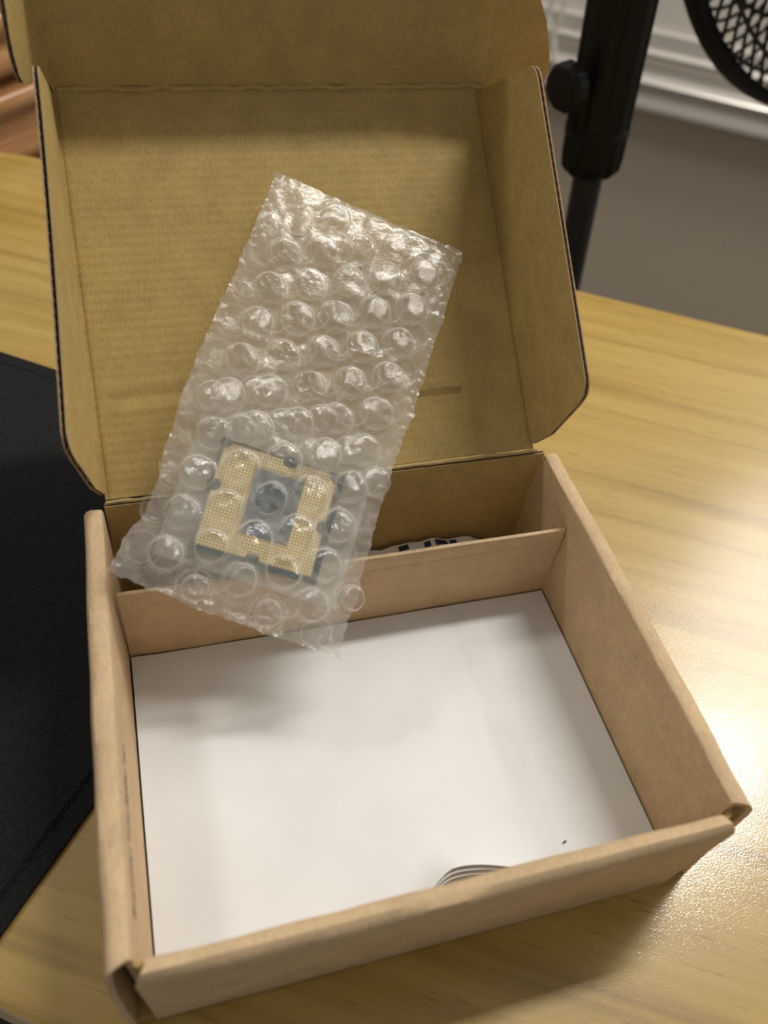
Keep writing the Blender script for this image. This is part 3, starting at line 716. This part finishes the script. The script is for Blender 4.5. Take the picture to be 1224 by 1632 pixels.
def bubble_mesh(seed):
    rr = random.Random(seed); mb = MB(); n = 30; R_ = 4.85*rr.uniform(.95, 1.04); h = rr.uniform(2.3, 3.3)
    ta, tb = rr.uniform(-.3, .3), rr.uniform(-.3, .3)
    prof = [(1.10, 0), (1.05, .05), (1.0, .12), (.965, .35), (.93, .62), (.86, .82), (.74, .94), (.55, 1.0), (.33, 1.01), (.12, 1.0)]
    vs = []
    for (r, z) in prof:
        for j in range(n):
            t = 2*pi*j/n; x = r*R_*math.cos(t)*(1+.05*math.sin(2*t+seed)); y = r*R_*math.sin(t)
            k_ = z*(1-.0)
            cr = (nz(x, y, seed*7.3, .32)*.8+nz(x, y, seed*3.1, .8)*.18+ta*x/5+tb*y/5)*(1 if r < .9 else .3)*z
            vs.append(V(x+.25*nz(x, y, seed, .6)*z, y+.25*nz(y, x, seed, .6)*z, z*h+cr*.62))
    c0 = len(vs); vs.append(V(0, 0, h+.6*.6*nz(0, 0, seed*7.3, .3)))
    fs = [(i*n+j, i*n+(j+1) % n, (i+1)*n+(j+1) % n, (i+1)*n+j) for i in range(len(prof)-1) for j in range(n)]
    i = len(prof)-1; fs += [(i*n+j, i*n+(j+1) % n, c0) for j in range(n)]
    mb.add(vs, fs); me = bpy.data.meshes.new('bubble'); me.from_pydata([(V(*v)*S)[:] for v in mb.v], [], mb.f); me.materials.append(M['bubble']); me.shade_smooth(); return me
BM = [bubble_mesh(i+1) for i in range(12)]
rot0 = Matrix((bu, bv, bn)).transposed().to_4x4()
bb0 = basis(BB)
for side, lst in ((1, fb), (-1, bb)):
    for i, (u, v) in enumerate(lst):
        o = bpy.data.objects.new('bubble', BM[(i*5+(3 if side < 0 else 0)) % 12]); C.objects.link(o); o.parent = BB
        e = 1.5
        zu = (bagz(u+e, v, side)-bagz(u-e, v, side))/(2*e); zv = (bagz(u, v+e, side)-bagz(u, v-e, side))/(2*e)
        tl_ = Matrix.Rotation(max(-.3, min(.3, zv)), 4, 'X') @ Matrix.Rotation(-max(-.3, min(.3, zu)), 4, 'Y')
        edge = min(u-edgeL(v), edgeR(v)-u, v, 130-v); sc = 1 if edge > 5.5 else .8
        m_ = Matrix.Translation((BP(u, v, bagz(u, v, side)-.05*side)-bb0)*S) @ rot0 @ tl_ @ Matrix.Rotation(random.uniform(0, 6.28), 4, 'Z')
        m_ = m_ @ Matrix.Diagonal((sc*random.uniform(.94, 1.04), sc*random.uniform(.94, 1.04), random.uniform(.85, 1.15)*sc*side*(.62 if side < 0 else 1), 1))
        o.matrix_local = m_
# the pouch's folded-in flap: a second skin under the front film, with bubbles of its own
def flapz(u, v): return bagz(u, v, 1)-1.0
mb = MB()
def flp(a, b):
    vt = 64+3.0*math.sin(a*7)+4*(a-.5); v = 46+b*(vt-46); u = edgeL(v)+.6+a*(edgeR(v)-edgeL(v)-1.2); return BP(u, v, flapz(u, v)+.9*b**6)
mb.grid(70, 40, flp); build(mb, 'inner_flap', 'film_back', BB, angle=180)
for i, (u, v) in enumerate([q for q in lattice(16.5, 97.0) if 49 < q[1] < 62]):
    o = bpy.data.objects.new('bubble', BM[(i*7) % 12]); C.objects.link(o); o.parent = BB
    o.matrix_local = Matrix.Translation((BP(u, v, flapz(u, v)+.3)-bb0)*S) @ rot0 @ Matrix.Rotation(random.uniform(0, 6.28), 4, 'Z') @ Matrix.Diagonal((.92, .92, .85, 1))
# inner milky sleeve around the processor
def slv(u, v, k_): 
    x = 8.5+u*52; y = 8+v*45
    a = math.radians(4); return BP(x*math.cos(a)-y*math.sin(a)+1.5, y*math.cos(a)+x*math.sin(a), k_+.35*nz(x, y, k_, .12)+.2*nz(x, y, k_, .5))
mb = MB(); mb.grid(30, 30, lambda u, v: slv(u, v, -1.3)); sl = build(mb, 'inner_sleeve_back', 'sleeve', BB, angle=180)
mb = MB(); mb.grid(30, 30, lambda u, v: slv(u, v, 1.35)); build(mb, 'inner_sleeve_front', 'sleeve_front', BB, angle=180)

CP = thing('processor', 'square computer processor with gold contact pads inside the bubble wrap pouch', 'processor', (52, 95, 60), True)
ca = math.radians(5.2); cu = bu*math.cos(ca)+bv*math.sin(ca); cv = bn.cross(cu); c0 = BP(34.0, 31.0, 0)
CW, CH = 18.0, 16.3
def cp(x, y, z): return c0+cu*x+cv*y+bn*z
CM = Matrix((cu, cv, bn)).transposed().to_4x4(); CM.translation = c0
def cbox(mb, a, b, mi=0): mb.box(a, b, mi, CM)
mb = MB()
# substrate outline with the two keying notches on each side
ol = [(-CW, -CH), (-3, -CH), (-3, -CH+.01), (CW, -CH), (CW, 6.6), (CW-1.4, 6.6), (CW-1.4, 9.4), (CW, 9.4), (CW, CH), (-CW, CH), (-CW, 9.4), (-CW+1.4, 9.4), (-CW+1.4, 6.6), (-CW, 6.6)]
ol = [p for i, p in enumerate(ol) if i not in (1, 2)]
mb.prism([cp(x, y, -.6) for x, y in ol], bn*1.15)
build(mb, 'substrate', 'substrate', CP, smooth=False)
mb = MB(); cbox(mb, (-14, -12.5, -1.25), (14, 12.5, -.6)); build(mb, 'heat_spreader', 'alu', CP, smooth=False, bevel=.3)
cx0, cx1, cy0, cy1 = -CW+36*.315, -CW+36*.70, CH-32.6*.75, CH-32.6*.165
mb = MB()
fr = [(cx0, cy0), (cx1, cy0), (cx1, cy1), (cx0, cy1)]
cbox(mb, (cx0, cy0, .55), (cx1, cy1, .62)); cav = build(mb, 'cavity_field', 'cavity', CP, smooth=False)
mb = MB()
for a_, b_ in (((-CW+.9, -CH+1.7), (cx0, CH-.8)), ((cx1, -CH+1.7), (CW-1.9, CH-.8)), ((cx0, -CH+1.7), (cx1, cy0)), ((cx0, cy1), (cx1, CH-.8))): cbox(mb, (*a_, .5), (*b_, .575))
build(mb, 'pad_field', 'padfield', CP, smooth=False)
NOT = [(-CW+1.3, 2.6, 1.9, 1.7), (CW-2.2, -.2, 2.0, 1.9), (-1.0, -CH+1.9, 2.0, 1.7), (1.9, CH-1.0, 2.1, 1.6), (CW-2.0, CH-1.6, 1.8, 1.5), (-CW+1.2, CH-1.2, 1.5, 1.6)]
for (x, y, a_, b_) in NOT:
    mb = MB(); mb.prism([cp(x+a_*math.cos(t*pi/8), y+b_*math.sin(t*pi/8), .5) for t in range(16)], bn*.16); build(mb, 'bare_patch', 'substrate', CP, smooth=False)
rr = random.Random(11)
for i in range(9):
    x = cx0+2+(i % 3)*4.4+rr.uniform(-.4, .4); y = cy0+3+(i//3)*6+rr.uniform(-.5, .5)
    mb = MB(); cbox(mb, (x, y, .62), (x+1.7, y+.9, 1.0)); build(mb, 'capacitor', 'chipcap', CP, smooth=False)
gm = MB(); px, py = .93, .90; nx = int(2*(CW-1.3)/px); ny = int(2*(CH-1.1)/py); cnt = 0
for i in range(nx+1):
    for j in range(ny+1):
        x = -nx*px/2+i*px; y = -ny*py/2+j*py
        if cx0-.5 < x < cx1+.5 and cy0-.5 < y < cy1+.5: continue
        if x > CW-2.2 or x < -CW+1.2 or y < -CH+2.0 or y > CH-1.1: continue
        if any(((x-q[0])/(q[2]+.3))**2+((y-q[1])/(q[3]+.3))**2 < 1 for q in NOT): continue
        a, b = .37, .37
        vs = [cp(x-a, y-b*.5, .60), cp(x-a*.5, y-b, .60), cp(x+a*.5, y-b, .60), cp(x+a, y-b*.5, .60), cp(x+a, y+b*.5, .60), cp(x+a*.5, y+b, .60), cp(x-a*.5, y+b, .60), cp(x-a, y+b*.5, .60), cp(x, y, .70)]
        gm.add(vs, [(q_, (q_+1) % 8, 8) for q_ in range(8)]); cnt += 1
build(gm, 'contact_pads', 'gold', CP, stuff=True, label='grid of tiny gold contact pads', angle=10)

for o in list(bpy.data.objects):
    if '_b' in o: del o['_b']
